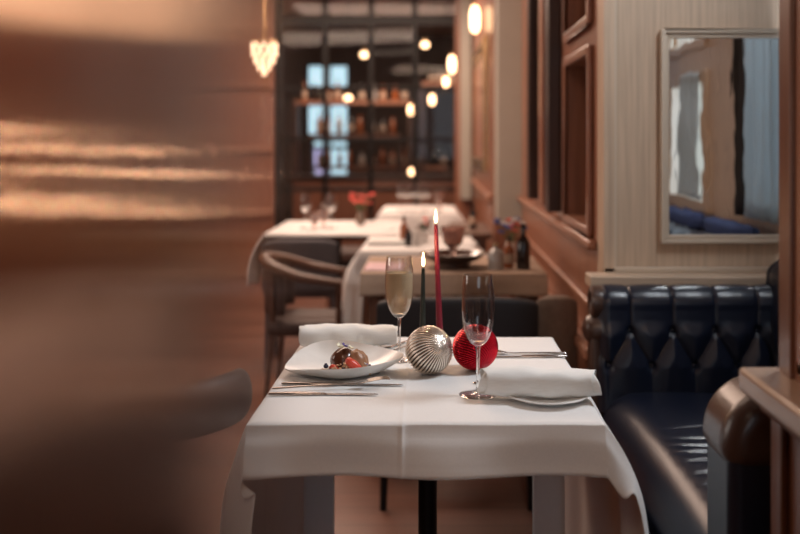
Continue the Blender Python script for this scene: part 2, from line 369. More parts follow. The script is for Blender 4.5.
# pilasters
st('trim_13', 'pale_paint', .365, .62, 5.6, 5.8, .774, 2.75, bevel=.006)
st('trim_14', 'copper_wood', .345, .62, 5.58, 5.82, 0, .774, bevel=.006)
st('wall_corridor_far', 'copper_wood', .35, .45, 5.8, 8.8, 0, 2.75)
st('trim_15', 'pale_paint', .235, .335, 8.75, 8.9, .72, 2.75, bevel=.006)
st('trim_16', 'copper_wood', .19, .345, 8.9, 9.05, 0, 2.75, bevel=.006)
st('trim_17', 'copper_wood_h', .32, .35, 5.82, 8.75, .88, .92, bevel=.006)

# glazed steel grid at the end of the corridor
g = MB()
for xx in (-1.50, -1.04, -.605, -.185, .22):
    t = .05 if xx == -1.5 else .024
    g.box(xx-t, xx+t, 8.97, 9.03, 0, 2.75)
for zz, t in ((2.40, .05), (1.76, .02), (1.27, .02), (.80, .02), (.1, .1)): g.box(-1.5, .22, 8.98, 9.02, zz-t, zz+t)
o = g.build('window_4', 'iron', bevel=.004); o['kind'] = 'structure'
MB().box(-1.5, .22, 8.998, 9.002, .1, 2.75).build('pane', 'pane', o)
# bright glazing far behind the grid
def far_window(name, x0, x1, z0, z1, m):
    Y = 13.18
    r = MB(); t = .03
    r.box(x0-t, x0, Y-.05, Y, z0-t, z1+t); r.box(x1, x1+t, Y-.05, Y, z0-t, z1+t); r.box(x0, x1, Y-.05, Y, z0-t, z0); r.box(x0, x1, Y-.05, Y, z1, z1+t)
    o = r.build(name, 'iron'); o['kind'] = 'structure'; MB().box(x0, x1, Y-.02, Y-.01, z0, z1).build('pane', m, o)
far_window('window_5', -1.75, -1.47, 1.97, 2.3, 'blue_glow'); far_window('window_6', -1.44, -1.22, 2.0, 2.3, 'blue_glow')
far_window('window_7', -1.75, -1.47, 1.2, 1.75, 'blue_glow'); far_window('window_8', -1.44, -1.22, 1.2, 1.75, 'blue_glow')
far_window('window_9', -1.72, -1.47, .55, 1.15, 'violet_glow'); far_window('window_10', -1.44, -1.22, .55, 1.15, 'blue_glow')

# ------------------------------------------------------------------ copper screen beside the lens
SCR = math.radians(-4)
t = thing('partition_screen', 'tall copper clad partition screen standing close by, blurred and full of warm streaks', 'partition', (-.025, .125, 0), SCR)
bx('panel', 'screen', -.02, 0, -1.1, .0, 0, 2.6, t, bevel=.002)
bx('backing', 'dark_wood', -.06, -.02, -1.1, -.02, 0, 2.6, t, bevel=.004)
bx('foot_rail', 'dark_wood', -.08, -.06, -1.1, -.02, 0, .1, t, bevel=.004)

# ------------------------------------------------------------------ near booth partition at the right
t = thing('booth_partition', 'walnut booth partition with framed panel and projecting ledge at the near end of the sofa', 'partition', (.52, 1.44, 0))
pm = MB(); pm.box(0, .10, -.05, 0, 0, 2.75); pm.box(0, .10, -1.2, -.05, .0, .86); pm.box(.03, .10, -1.2, -.05, .86, 2.75)
pm.build('body', 'near_wood', t, bevel=.004)
r = MB(); r.box(.006, .03, -.085, -.05, .895, 2.7); r.box(.006, .03, -1.2, -.05, .895, .93); r.build('panel_moulding', 'copper_wood', t, bevel=.01)
bx('ledge', 'ledge_wood', -.052, .14, -1.2, .03, .857, .895, t, bevel=.008)
bx('bed_moulding', 'near_wood', -.028, .02, -1.2, .012, .83, .857, t, bevel=.012)
r = MB(); r.box(-.012, 0, -.045, .0, 0, .83); r.box(-.012, 0, -1.2, -.55, 0, .83); r.build('stile', 'near_wood', t, bevel=.004)

# unseen cabinet and lights, added only for the streaks and bands in the copper screen
t = thing('added_cabinet', 'dark cabinet with a pale top, added unseen for its band in the copper screen', 'cabinet', (.442, .75, 0))
bx('body', 'dark_wood', 0, .022, -.55, .33, 0, 1.055, t, bevel=.003); bx('top', 'linen', -.016, .022, -.58, .34, 1.055, 1.09, t, bevel=.006); bx('runner', 'linen', -.018, -.013, -.56, .32, 1.0, 1.07, t, bevel=.002)
for k in range(3): bx('door', 'dark_wood', -.012, 0, -.53+.285*k, -.53+.285*k+.27, .1, .985, t, bevel=.004)
t = thing('wall_light', 'long warm glowing bar, added unseen for the bright band in the copper screen', 'lamp', (.47, .78, 1.405))
MB().tube([(0, -.45, 0), (0, .25, 0)], .046, 24).build('shade', 'streak_bar', t, bevel=.004)
for yy in (-.3, .12): MB().tube([(.0, yy, 0), (.03, yy, .0), (.05, yy, 0)], .01, 8).build('bracket', 'brass', t)
for yy, zz, w_ in ((.50, 1.275, 'nearest the camera'), (.60, 1.215, 'second from the camera'), (.70, 1.255, 'third from the camera'), (.80, 1.19, 'fourth from the camera'), (.90, 1.236, 'fifth from the camera'), (1.00, 1.165, 'lowest of the row'), (1.08, 1.205, 'farthest from the camera')):
    t = thing('candle_light', 'small glowing bulb, '+w_+', added out of frame for the screen streaks', 'lamp', (.48, yy, zz))
    MB().lathe([(0, -.0035), (.0035, -.002), (.0035, .002), (0, .0035)], 12).build('bulb', 'streak_bulb', t)
    MB().lathe([(0, -.022), (.010, -.020), (.007, -.0035), (0, -.0035)], 12).build('cup', 'brass', t); MB().tube([(0, 0, -.020), (.02, 0, -.03), (.04, 0, -.02)], .003, 6).build('arm', 'brass', t)

# ------------------------------------------------------------------ mirror on oak wall
t = thing('wall_mirror', 'rectangular mirror in a pale oak frame on the oak wall above the sofa', 'mirror', (.685, 2.9, .935))
MX, MZ = .43, .65
def rect_frame(mb, x0, x1, z0, z1, w, y0, y1):
    mb.box(x0, x0+w, y0, y1, z0, z1); mb.box(x1-w, x1, y0, y1, z0, z1); mb.box(x0+w, x1-w, y0, y1, z0, z0+w); mb.box(x0+w, x1-w, y0, y1, z1-w, z1)
r = MB(); rect_frame(r, 0, MX, 0, MZ, .012, -.022, 0); rect_frame(r, .012, MX-.012, .012, MZ-.012, .014, -.014, 0)
r.build('frame', 'oak_edge', t, bevel=.003)
MB().box(.024, MX-.024, -.006, -.001, .024, MZ-.024).build('mirror_glass', 'mirror', t)

# curtain by the booth window
def curtain(name, m, x, y0, y1, z0, z1, n, amp, label, cat='curtain'):
    mb = MB().surf(lambda u, v: Vector((x+amp*math.sin(u*2*PI*n)+.004*math.sin(v*9+u*20), lerp(y0, y1, u)+.01*math.sin(v*7)*u, lerp(z0, z1, v))), 90, 24)
    return tag(mb.build(name, m, solid=.003), label, cat)
curtain('curtain', 'curtain', 1.10, 2.42, 2.82, .98, 2.5, 5, .018, 'pale blue grey curtain seen in the wall mirror beside the booth window')
curtain('dark_curtain', 'dark_curtain', 1.10, 2.30, 2.405, .98, 2.5, 2, .016, 'narrow charcoal curtain beside the pale blue one in the mirror')
curtain('curtain', 'curtain', 1.125, 1.38, 1.74, 1.0, 1.55, 3, .012, 'short pale curtain over the small window seen in the wall mirror')
def cushion_fn(w, h, d):
    def f(u, v):
        a, b = u*2-1, v*2-1
        return a, b
    return f
def cushion(name, m, w, h, d, loc, label, rz=0, ry=0):
    mb = MB()
    for s in (1, -1):
        mb.surf(lambda u, v: Vector(((u-.5)*w*(1-.06*abs(2*v-1)), s*d/2*(max(0, 1-(2*u-1)**4))**.5*(max(0, 1-(2*v-1)**4))**.5, (v-.5)*h*(1-.06*abs(2*u-1)))), 20, 20)
    o = mb.build(name, m, loc=loc); o.rotation_euler = (0, ry, rz); return tag(o, label, 'cushion')

# ------------------------------------------------------------------ sofa
SX0, SX1 = .463, 1.13
t = thing('sofa', 'deep buttoned navy leather sofa against the oak wall', 'sofa', (0, 0, 0))
sofa = t
t.location = (SX0, 1.5, 0)
def T(x, y, z): return Vector((x-SX0, y-1.5, z))
zr1, zr2, sp = .70, .60, .122
xb = [.56+sp*i for i in range(-1, 5)]
def tuft(x, z, top, xs=xb, s=sp):
    if z >= zr1: d = min(abs(x-q) for q in xs); k = 1
    elif z >= zr2:
        a = (zr1-z)/(zr1-zr2); d = min(min(abs(x-(q+a*s/2)), abs(x-(q-a*s/2))) for q in xs)
    else: d = min(abs(x-(q+s/2)) for q in xs)
    f = 1 if z > zr2 else max(.25, 1-(zr2-z)/.12)
    h = (lerp(.006*(1-math.exp(-d/.0035))+.003*sm(d/.05), .007*(1-math.exp(-d/.006))+.012*sm(d/.05), sm((zr1+.035-z)/.05)))*f
    for q in xs:
        r = math.hypot(x-q, z-zr1); h -= .012*math.exp(-(r/.012)**2)
        r = math.hypot(x-q-s/2, z-zr2); h -= .012*math.exp(-(r/.012)**2)
    return h
# profile of far arm: list of (y, z, ny, nz)
def arm_prof(v):
    if v < .62:
        a = v/.62; return 2.715+.02*a, lerp(.47, .765, a), -1.0, 0.0
    a = (v-.62)/.38*PI*1.05; cy, cz, r = 2.775, .772, .042
    return cy-r*math.cos(a), cz+r*math.sin(a), -math.cos(a), math.sin(a)
def arm_pt(u, v):
    x = lerp(SX0+.0, 1.0, u); y, z, ny, nz = arm_prof(v)
    e = min(1, (x-SX0)/.04); e = math.sqrt(max(0, 1-(1-e)**2))
    zz = z if v < .62 else .765+.05*((v-.62)/.38)
    h = tuft(x, zz, 0)*(1 if v < .62 else (1-.5*(v-.62)/.38))
    h = (h+.006)*e - .035*(1-e)
    return T(x, y+ny*h, z+nz*h)
MB().surf(arm_pt, 200, 120).build('tufted_arm', 'leather', sofa)
bx('arm_core', 'leather', *[a-b for a, b in zip((SX0+.02, 1.0), (SX0, SX0))], 2.745-1.5, 2.80-1.5, .05, .77, sofa, bevel=.01)
# scroll fronts of far arm
sc = MB()
pr = [(.001, 0), (.018, .002), (.024, .008), (.03, .010), (.040, .012), (.048, .006), (.050, -.01), (.048, -.03)]
sc.lathe([(0, .004)]+pr, 32, T(SX0-.0, 2.775, .775), Matrix.Rotation(-PI/2, 4, 'Y'))
sc.build('arm_scroll', 'glow_and_cap_brown', sofa)  # scroll of the navy sofa, its copper reflection given as brown
sc = MB()
sc.lathe([(0, .035), (.02, .033), (.034, .022), (.042, .006), (.044, -.02)], 32, T(SX0-.0, 2.765, .70), Matrix.Rotation(-PI/2, 4, 'Y'))
sc.box(-.015, .03, 1.23, 1.30, .1, .69); sc.build('arm_front', 'glow_and_cap_brown', sofa, bevel=.012)
for q in xb:
    for xx, zz in ((q, zr1), (q+sp/2, zr2)):
        if SX0+.03 < xx < .99:
            yy, _, _, _ = arm_prof(.62*(zz-.47)/.295)
            MB().sphere(T(xx, yy+.004, zz), .0085, (1, .6, 1), 8).build('button', 'leather', sofa)
# seat cushion with creases
def seat_pt(u, v):
    y = lerp(1.66, 2.74, v); x = lerp(SX0, .97, u)
    cr = 0
    for k, (yc, am) in enumerate(((1.98, .006), (2.03, .007), (2.085, .006), (2.14, .006), (2.20, .005), (2.27, .004), (1.92, .005), (2.34, .003))):
        yy = yc+.02*math.sin(x*9+k)+.03*(x-.7)
        cr -= am*math.exp(-((y-yy)/.010)**2)*sm((x-.52)/.12)
    ez = min(1, u/.2); edge = math.sqrt(max(0, 1-(1-ez)**2))
    ev = min(1, min(v, 1-v)/.04); edge2 = math.sqrt(max(0, 1-(1-ev)**2))
    z = .40+.12*edge*(.6+.4*edge2)+.012*math.sin(PI*v)+.01*math.sin(PI*min(1, u*1.2))+cr
    return T(x+.01*(1-edge), y, z)
mb = MB().surf(seat_pt, 70, 220); mb.build('seat_cushion', 'leather', sofa)
mb = MB().surf(lambda u, v: T(SX0+.012*math.cos(u*PI)+.0, lerp(1.66, 2.74, v), lerp(.13, .41, u)), 14, 30)
mb.box(.02, .50, .16, 1.24, .12, .43); mb.build('seat_base', 'leather', sofa)
# near arm
def arm_prism(x0, x1, y0, y1, z0, z1, r_):
    mb = MB(); pts = [(x1, z0), (x1, z1)]+[(x0+r_-r_*math.sin(a*PI/20), z1-r_+r_*math.cos(a*PI/20)) for a in range(11)]+[(x0, z0)]
    a = [mb.bm.verts.new((x, y0, z)) for x, z in pts]; b = [mb.bm.verts.new((x, y1, z)) for x, z in pts]
    for k in range(len(pts)):
        q = (k+1) % len(pts); mb.bm.faces.new((a[k], a[q], b[q], b[k]))
    mb.bm.faces.new(a); mb.bm.faces.new(b[::-1]); return mb
arm_prism(.004, .50, .004, .146, .10, .76, .02).build('near_arm', 'leather', sofa, bevel=.03, seg=5)
arm_prism(-.006, .50, -.004, .154, .715, .848, .095).build('near_arm_roll', 'glow_and_cap_brown', sofa, bevel=.045, seg=6)  # warm glow on the navy roll is put into its brown colour
# back along the outer wall: taller
def back_pt(u, v):
    y = lerp(1.52, 2.80, u); z = lerp(.45, .90, v)
    zz = .47+(z-.45)*.72
    h = tuft(y, zz, 0, [1.5+.16*i for i in range(10)], .16)*.9
    if v > .9: h -= .04*((v-.9)/.1)**2
    return T(.985-h-.02*(1-v), y, z)
MB().surf(back_pt, 150, 60).build('back_rest', 'leather', sofa)
bx('back_core', 'leather', .99-SX0, 1.12-SX0,   .0, 1.30, .05, .89, sofa, bevel=.03)
for y in (1.54, 2.74):
    for x in (.50, 1.08): MB().lathe([(0, 0), (.016, 0), (.022, .11), (0, .11)], 16, T(x, y, 0)).build('foot', 'dark_wood', sofa)
for i, (y, w_, l) in enumerate(((1.75, .5, 'blue cushion on the sofa back ledge, nearer the small window, seen in the mirror'), (2.35, .55, 'blue cushion on the sofa back ledge under the pale curtain, seen in the mirror'))):
    cushion('cushion', 'navy_cloth', w_, .07, .09, (1.062, y, .925), l, rz=PI/2)

# ------------------------------------------------------------------ tables and cloths
def cloth(name, m, cx, cy, wx, wy, dfront, dside, dback, label, flare=.05, z=TZ, nu=150, nv=130, seed=0, folds=1.0, crease=None, sideprof=None):
    """wx, wy = half sizes of the table; cloth drops dfront/dback and dside."""
    rnd = seed*7.3; ft = .012
    def over(s, lim):
        return (s-lim) if s > lim else ((s+lim) if s < -lim else 0)
    Lx, = (wx+dside,)
    def f(u, v):
        a = lerp(-(wx+dside), wx+dside, u); b = lerp(-(wy+dfront), wy+dback, v)
        du = over(a, wx); dv = over(b, wy); x = max(-wx, min(wx, a)); y = max(-wy, min(wy, b)); zz = z
        s = 1 if du > 0 else -1; q = 1 if dv > 0 else -1
        A, B = abs(du), abs(dv)
        k = 0
        if A > 0:
            fl = flare*(1.9 if s > 0 else 1)*(1-.8*sm(y/wy))*(1-math.exp(-A/.10))+.012*math.sin(y*16+rnd+s)*folds*sm(A/.15)+.008*math.sin(y*37+rnd)*folds*sm(A/.2)
            x += s*fl; zz -= A*.985
        if B > 0:
            ph = sm(A/.11)                      # 0 hangs down, 1 stands out along the side drape
            ang = ph*PI/2*.93
            ff = .010+.012*math.sin(x*17+rnd)*folds*sm(B/.08)+flare*.25*sm(B/.1)
            inw = (1.0 if q > 0 else (.62 if s < 0 else .12))
            y += q*(B*math.sin(ang)*(.1 if q > 0 else .30)+ff*(1-ph)*min(1, B/.03))
            zz -= B*math.cos(ang)+B*.25*ph*(q > 0)
            x -= s*(A > 0)*B*inw*ph
        if A == 0 and q < 0 and B > dfront-.013: y -= .0014
        if A == 0 and B == 0:
            dx = wx-abs(a); dy = wy-abs(b); dd = min(dx, dy)
            zz -= .0035*max(0, 1-dd/ft)**2
            zz += .0006*math.sin(a*31+rnd)*math.sin(b*27)
            if crease is not None: zz += .0012*math.exp(-((a-crease)/.004)**2)
        elif crease is not None and A == 0:
            y -= .0025*math.exp(-((a-crease)/.004)**2)
            zz -= .0035
        else: zz -= .0035
        return Vector((x, y, zz+.0035))
    # non-uniform sampling so that the table's edges are crisp
    def samples(w_, d0, d1, n):
        tot = 2*w_+d0+d1; base = [i/(n-1) for i in range(n)]
        ex = []
        for c in (d0, d0+2*w_):
            for o_ in (-.02, -.012, -.006, -.003, -.001, 0, .001, .003, .006, .012, .02): ex.append((c+o_)/tot)
        if w_ == wx and crease is not None:
            for o_ in (-.008, -.004, -.002, 0, .002, .004, .008): ex.append((d0+w_+crease+o_)/tot)
        return sorted(set(base+[e for e in ex if 0 < e < 1]))
    us = samples(wx, dside, dside, nu); vs = samples(wy, dfront, dback, nv)
    mb = MB(); g = [[mb.bm.verts.new(f(u, v)) for v in vs] for u in us]
    for i in range(len(us)-1):
        for j in range(len(vs)-1): mb.bm.faces.new((g[i][j], g[i+1][j], g[i+1][j+1], g[i][j+1]))
    o = mb.build(name, m, solid=.0012, loc=(cx, cy, 0)); return tag(o, label, 'tablecloth')
def table(cx, cy, wx, wy, label, legs='pedestal', top='dark_wood', th=.03, z=TZ, name='dining_table'):
    t = thing(name, label, 'table', (cx, cy, 0))
    bx('tabletop', top, -wx+.004, wx-.004, -wy+.004, wy-.004, z-th-.004, z-.004, t, bevel=.006)
    if legs == 'pedestal':
        MB().lathe([(0, .02), (.022, .02), (.020, .3), (.020, z-th-.01), (0, z-th-.01)], 24).build('column', 'iron', t)
        MB().lathe([(0, 0), (.20, 0), (.20, .012), (.06, .03), (.035, .07), (.024, .10), (0, .10)], 32).build('base', 'iron', t)
    else:
        for sx in (-1, 1):
            for sy in (-1, 1):
                x, y = sx*(wx-.05), sy*(wy-.05); bx('leg', 'chair_wood', x-.02, x+.02, y-.02, y+.02, 0, z-th-.004, t)
    return t
TY = (1.65+2.387)/2; THY = (2.387-1.65)/2; TX = -.0157; THX = .311
table(TX, TY, THX, THY, 'dark pedestal dining table under the white cloth in front')
cloth('tablecloth', 'linen', TX, TY, THX, THY, .084, .54, .084, 'white linen tablecloth on the front table laid with dessert and candles', flare=.042, crease=(402-435)*1.65/F-TX, seed=1)

# ------------------------------------------------------------------ tableware
def flute(label, loc, filled):
    t = thing('champagne_flute', label, 'glass', loc)
    Hh = .2315; b0 = .094
    def rad(s):   # s 0..1 along bowl
        K = ((0, .0042), (.02, .0100), (.055, .0155), (.12, .0215), (.22, .0268), (.35, .0302), (.5, .0318), (.7, .0315), (.86, .0302), (1, .0283))
        for (a, ra), (b, rb) in zip(K, K[1:]):
            if s <= b+1e-9: return lerp(ra, rb, (s-a)/(b-a))
    outer = [(rad(i/50), b0+(Hh-b0)*i/50) for i in range(51)]
    inner = [(max(.0, r-.0009), z+.0) for r, z in outer][::-1]
    inn = [p for p in inner if p[1] > b0+.008]+[(0, b0+.0075)]
    MB().lathe([(0, b0)]+outer+inn, 48).build('bowl', 'thin_glass', t)
    MB().lathe([(0, .004), (.0055, .004), (.0038, .014), (.0032, .03), (.003, .06), (.0034, .078), (.0046, b0), (0, b0+.0005)], 20).build('stem', 'glass', t)
    MB().lathe([(0, .0002), (.036, .0002), (.037, .0008), (.036, .0013), (.022, .0019), (.010, .0034), (.0058, .006), (0, .006)], 44).build('foot', 'thin_glass', t)
    if filled:
        ins = [(r-.0005, z) for r, z in outer if b0+.009 < z < .197]
        MB().lathe([(0, ins[0][1]-.003)]+ins+[(0, ins[-1][1])], 48).build('champagne', 'champagne', t)
    return t
ZT = TZ+.0042
flute('empty clear champagne flute standing in front of the red ball', (.083, 1.833, ZT), False)
flute('champagne flute filled with pale golden wine behind the dessert plate', (-.080, 2.128, ZT), True)

def ornament(label, m, capm, loc, r, rot, swirl):
    t = thing('glass_ball_ornament', label, 'ornament', loc)
    n = 40
    def mod(rr, z, a):
        th = math.acos(max(-1, min(1, z/r))); return rr*(1-.032*(abs(math.sin(n/2*(a+swirl*math.cos(th)))) < .28)*0 - .14*(1-abs(math.sin(n/2*(a+swirl*math.cos(th)))))**1.5)
    prof = [(r*math.sin(PI*i/60) if 0 < i < 60 else 0, -r*.97*math.cos(PI*i/60)) for i in range(61)]
    R = Vector(rot).to_track_quat('Z', 'Y').to_matrix().to_4x4()
    b = MB().lathe(prof, 480, (0, 0, 0), mod=mod).build('ball', m, t); b.rotation_euler = R.to_euler()
    MB().lathe([(0, -.004), (.0085, -.004), (.009, .003), (.006, .006), (0, .006)], 20, R @ Vector((0, 0, -r*.98)), R).build('cap', capm, t)
    q = []
    for k in range(13):
        a = 2*PI*k/12; q.append(R @ Vector((.006*math.cos(a), 0, -r*.98-.010+.006*math.sin(a))))
    MB().tube(q, .0009, 6).build('hanging_loop', capm, t)
    return t
ornament('silver pleated glass ball resting against the red ball', 'silver_ball', 'glow_and_cap_brown', (-.0125, 1.997, ZT+.0507), .0508, (.58, -.70, .34), .35)
ornament('red pleated glass ball behind the empty flute', 'red_ball', 'glow_and_cap_brown', (.086, 2.03, ZT+.0493), .0495, (.35, -.55, -.72), 1.1)

def candle(label, m, loc, h, rt, rb, lean):
    t = thing('taper_candle', label, 'candle', loc)
    pts = [Vector((lean[0]*k/10, lean[1]*k/10, h*k/10)) for k in range(11)]
    top = pts[-1]
    MB().tube(pts+[top+Vector((0, 0, .002))], [lerp(rb, rt, (k/10)**.8) for k in range(11)]+[rt*.55], 20).build('wax', m, t)
    MB().tube([top, top+Vector((.0003, 0, .008))], .0008, 6).build('wick', 'wick', t)
    MB().lathe([(0, 0), (.0028, .003), (.0042, .009), (.0034, .018), (.0016, .027), (0, .034)], 16, top+Vector((0, 0, .004))).build('flame', 'flame', t)
    p = bpy.data.lights.new('candle_light', 'POINT'); p.energy = .35; p.color = (1, .6, .3); p.shadow_soft_size = .006
    lo = bpy.data.objects.new('candle_light', p); COL.objects.link(lo); lo.parent = t; lo.location = top+Vector((0, 0, .05))
    return t
def holder(label, loc):
    t = tag(MB().lathe([(0, 0), (.028, 0), (.029, .003), (.012, .006), (.0085, .014), (.0115, .022), (.0118, .036), (.0098, .036), (.0096, .010), (0, .010)], 32).build('candle_holder', 'brass', loc=loc), label, 'candle holder'); return t
CY = 2.26
holder('small brass candle holder under the tall red candle', (.012, CY, ZT)); candle('tall lit red taper candle behind the silver ball', 'wax_red', (.012, CY, ZT+.0105), .280, .0046, .0086, (-.010, 0))
holder('small brass candle holder under the short dark green candle', (-.030, CY-.045, ZT)); candle('short lit dark green taper candle beside the red one', 'wax_green', (-.0295, CY-.045, ZT+.0105), .183, .0042, .0085, (.002, 0))

def plate(label, loc, r, m='china', name='side_plate'):
    o = MB().lathe([(0, .001), (r*.55, .001), (r*.6, .0), (r*.62, .002), (r*.97, .011), (r, .0125), (r*.985, .0140), (r*.6, .006), (r*.5, .004), (0, .004)], 72).build(name, m, loc=loc)
    return tag(o, label, 'plate')
plate('white side plate under the napkin at the front right of the table', (.212, 1.800, ZT), .079)
plate('white side plate under the napkin at the far left of the table', (-.208, 2.245, ZT), .080)
def napkin(label, loc, w, rz, seed, hh=.026, dd=.036):
    def f(u, v):   # u along spiral, v along length
        x = (v-.5)*w; turns = 1.9; a = -PI*.35+u*turns*2*PI; k = 1-.16*u*turns/1.9*1.6
        sx = 1+.05*math.sin(x*23+seed)+.02*math.sin(x*61)
        n_ = noise.noise(Vector((x*22+seed, u*7, 0)))*.0042+.0006*math.sin(x*95+seed*3+u*2)
        ca, sa = math.cos(a), math.sin(a); e = .75
        y = dd*k*abs(ca)**e*math.copysign(1, ca)*sx+n_; z = hh*k*abs(sa)**e*math.copysign(1, sa)*(1+.06*math.sin(x*17+seed*2))+n_
        x += .007*math.sin(a*1.3+seed)*(2*v-1)+.006*u*(2*v-1)
        return Vector((x, y, max(z, -hh*.93)+hh))
    o = MB().surf(f, 150, 60).build('napkin', 'napkin', solid=.0011, loc=loc); o.rotation_euler = (0, 0, rz); return tag(o, label, 'napkin')
napkin('rolled white napkin on the side plate nearest the sofa', (.196, 1.795, ZT+.0075), .206, math.radians(-3), 1.0, .0255, .034)
napkin('rolled white napkin behind the dessert plate', (-.203, 2.245, ZT+.0075), .212, math.radians(1), 4.0, .0245, .036)

# dessert plate
def leaf_plate():
    R = 60
    def top(rr, a):
        ca, sa = math.cos(a), math.sin(a)
        ex = .119*(1+.05*math.cos(2*a)+.03*math.cos(3*a+.6)); ey = .112*(1+.06*math.sin(3*a)+.02*math.cos(a))
        x, y = ex*ca*rr, ey*sa*rr
        rim = .030+.008*math.sin(a+.9)+.008*math.sin(2*a-2.2)+.004*math.cos(3*a)
        z = .004+rim*max(0, (rr-.42)/.58)**1.7
        return Vector((x, y, z))
    mb = MB()
    rows = []
    rad = [i/24 for i in range(1, 25)]
    c0 = mb.bm.verts.new((0, 0, .004)); rows.append([c0])
    for r_ in rad: rows.append([mb.bm.verts.new(top(r_, 2*PI*k/R)) for k in range(R)])
    for r_ in rad[::-1]: rows.append([mb.bm.verts.new(top(r_*.995, 2*PI*k/R)-Vector((0, 0, .004 if r_ < .98 else .0028))) for k in range(R)])
    c1 = mb.bm.verts.new((0, 0, 0)); rows.append([c1])
    for a, b in zip(rows, rows[1:]):
        for k in range(R):
            k2 = (k+1) % R
            if len(a) == 1: mb.bm.faces.new((a[0], b[k], b[k2]))
            elif len(b) == 1: mb.bm.faces.new((a[k], b[0], a[k2]))
            else: mb.bm.faces.new((a[k], b[k], b[k2], a[k2]))
    return mb
PX, PY = -.194, 2.01
o = leaf_plate().build('dessert_plate', 'stone', loc=(PX, PY, ZT)); o.rotation_euler = (0, 0, 0)
tag(o, 'large wavy rimmed white plate holding the chocolate dessert', 'plate')
zp = ZT+.0045
t = thing('chocolate_dessert', 'glazed chocolate dome dessert with a paler side on the wavy plate', 'dessert', (-.183, 2.005, zp))
t.scale = (1.2, 1.2, 1.15)
def blob(c, sx, sy, sz, amp, fr, seed, n=20):
    def g(u, v):
        a, b = u*2*PI, (v-.5)*PI; d = Vector((math.cos(a)*math.cos(b), math.sin(a)*math.cos(b), math.sin(b)))
        k = 1+amp*noise.noise(d*fr+Vector((seed, seed, 0)))
        return Vector(c)+Vector((d.x*sx, d.y*sy, max(-.6, d.z)*sz))*k
    return MB().surf(g, n*2, n, cu=True)
blob((-.008, .004, .016), .024, .024, .026, .08, 2, 1).build('glazed_dome', 'choc', t)
blob((.016, -.002, .014), .020, .021, .025, .16, 3, 5).build('caramel_side', 'mousse', t)
def wedge(label, m2, loc, rot, s=1.0, name='strawberry_wedge'):
    t = thing(name, label, 'fruit', loc); t.rotation_euler = rot
    def g(u, v):
        # half strawberry: heart cross-section lying on its flat side
        a = u*PI; L_ = lerp(-1, 1, v); w_ = (1-L_**2)**.5*(1-.25*L_)
        return Vector((L_*.021*s, math.cos(a)*w_*.013*s, math.sin(a)*w_*.012*s))
    MB().surf(g, 16, 20).build('skin', 'straw_skin', t)
    MB().surf(lambda u, v: Vector((lerp(-1, 1, v)*.021*s, lerp(-1, 1, u)*(1-lerp(-1, 1, v)**2)**.5*(1-.25*lerp(-1, 1, v))*.013*s, -.0002-.001*math.sin(PI*u)*math.sin(PI*v))), 12, 20).build('flesh', m2, t)
    return t
wedge('largest strawberry wedge leaning on the front of the chocolate dome', 'straw', (-.166, 1.968, zp+.019), (math.radians(72), math.radians(38), math.radians(6)), 1.05).scale = (1.1, .72, 1)
wedge('strawberry piece lying at the foot of the dome, toward the blueberries', 'straw', (-.208, 1.968, zp+.014), (math.radians(75), math.radians(25), math.radians(-10)), .55)
wedge('small strawberry piece on the caramel side of the dome', 'straw', (-.176, 1.972, zp+.026), (math.radians(60), math.radians(50), math.radians(30)), .6)
for i, (x, y, z, l) in enumerate(((-.226, 1.968, .019, 'blueberry at the outer end of the fruit beside the dessert'), (-.216, 1.955, .011, 'blueberry lying lowest in front of the strawberry piece'), (-.204, 1.953, .010, 'blueberry between the two lower strawberry pieces'), (-.136, 1.972, .016, 'blueberry at the caramel end of the dessert'), (-.190, 1.962, .012, 'dark berry under the large strawberry wedge'))):
    t = thing('blueberry', l, 'fruit', (x, y, zp+z))
    MB().sphere((0, 0, 0), .0052, (1, 1, .9), 10).build('berry', 'berry', t)
    MB().lathe([(.0028, .0042), (.003, .0055), (.002, .0046), (0, .0042)], 10).build('crown', 'berry', t)
def flower(label, loc, m1, m2, s, seed):
    t = thing('edible_flower', label, 'flower', loc); t.rotation_euler = (.5*math.sin(seed), .4*math.cos(seed), seed)
    for k in range(5):
        a = 2*PI*k/5
        def g(u, v): 
            r = v*.0085*s; w_ = .004*s*math.sin(PI*min(1, v*.9+.1))
            q = Vector((r, (u-.5)*2*w_, .004*s*v*v)); return Matrix.Rotation(a, 3, 'Z') @ q
        MB().surf(g, 6, 8).build('petal', m1 if k % 2 else m2, t, solid=.0004)
    MB().sphere((0, 0, .001), .0018*s, n=6).build('flower_centre', 'petal', t)
flower('cream edible flower on top of the chocolate dome', (-.200, 1.995, zp+.053), 'petal', 'petal', 1.3, 1)
flower('violet edible flower topping the chocolate dome', (-.189, 1.993, zp+.055), 'violet', 'violet', 1.2, 2.2)
flower('small cream edible flower toward the caramel side', (-.178, 1.995, zp+.051), 'petal', 'petal', 1.0, 3.1)
flower('tiny violet edible flower fallen on the rim end', (-.143, 1.968, zp+.022), 'petal', 'violet', .7, 5)
mb = MB()
for k in range(230):
    x = random.uniform(-.238, -.128); y = 1.966+random.gauss(0, .006); s = random.uniform(.0012, .0032)
    mb.sphere((x, y, zp+.004+s*.7+random.random()*.022*(1-min(1, abs(x+.185)/.075))), s, (1, 1, .8), 4)
tag(mb.build('biscuit_crumble', 'crumb'), 'golden biscuit crumble scattered round the chocolate dome', 'crumble', kind='stuff')

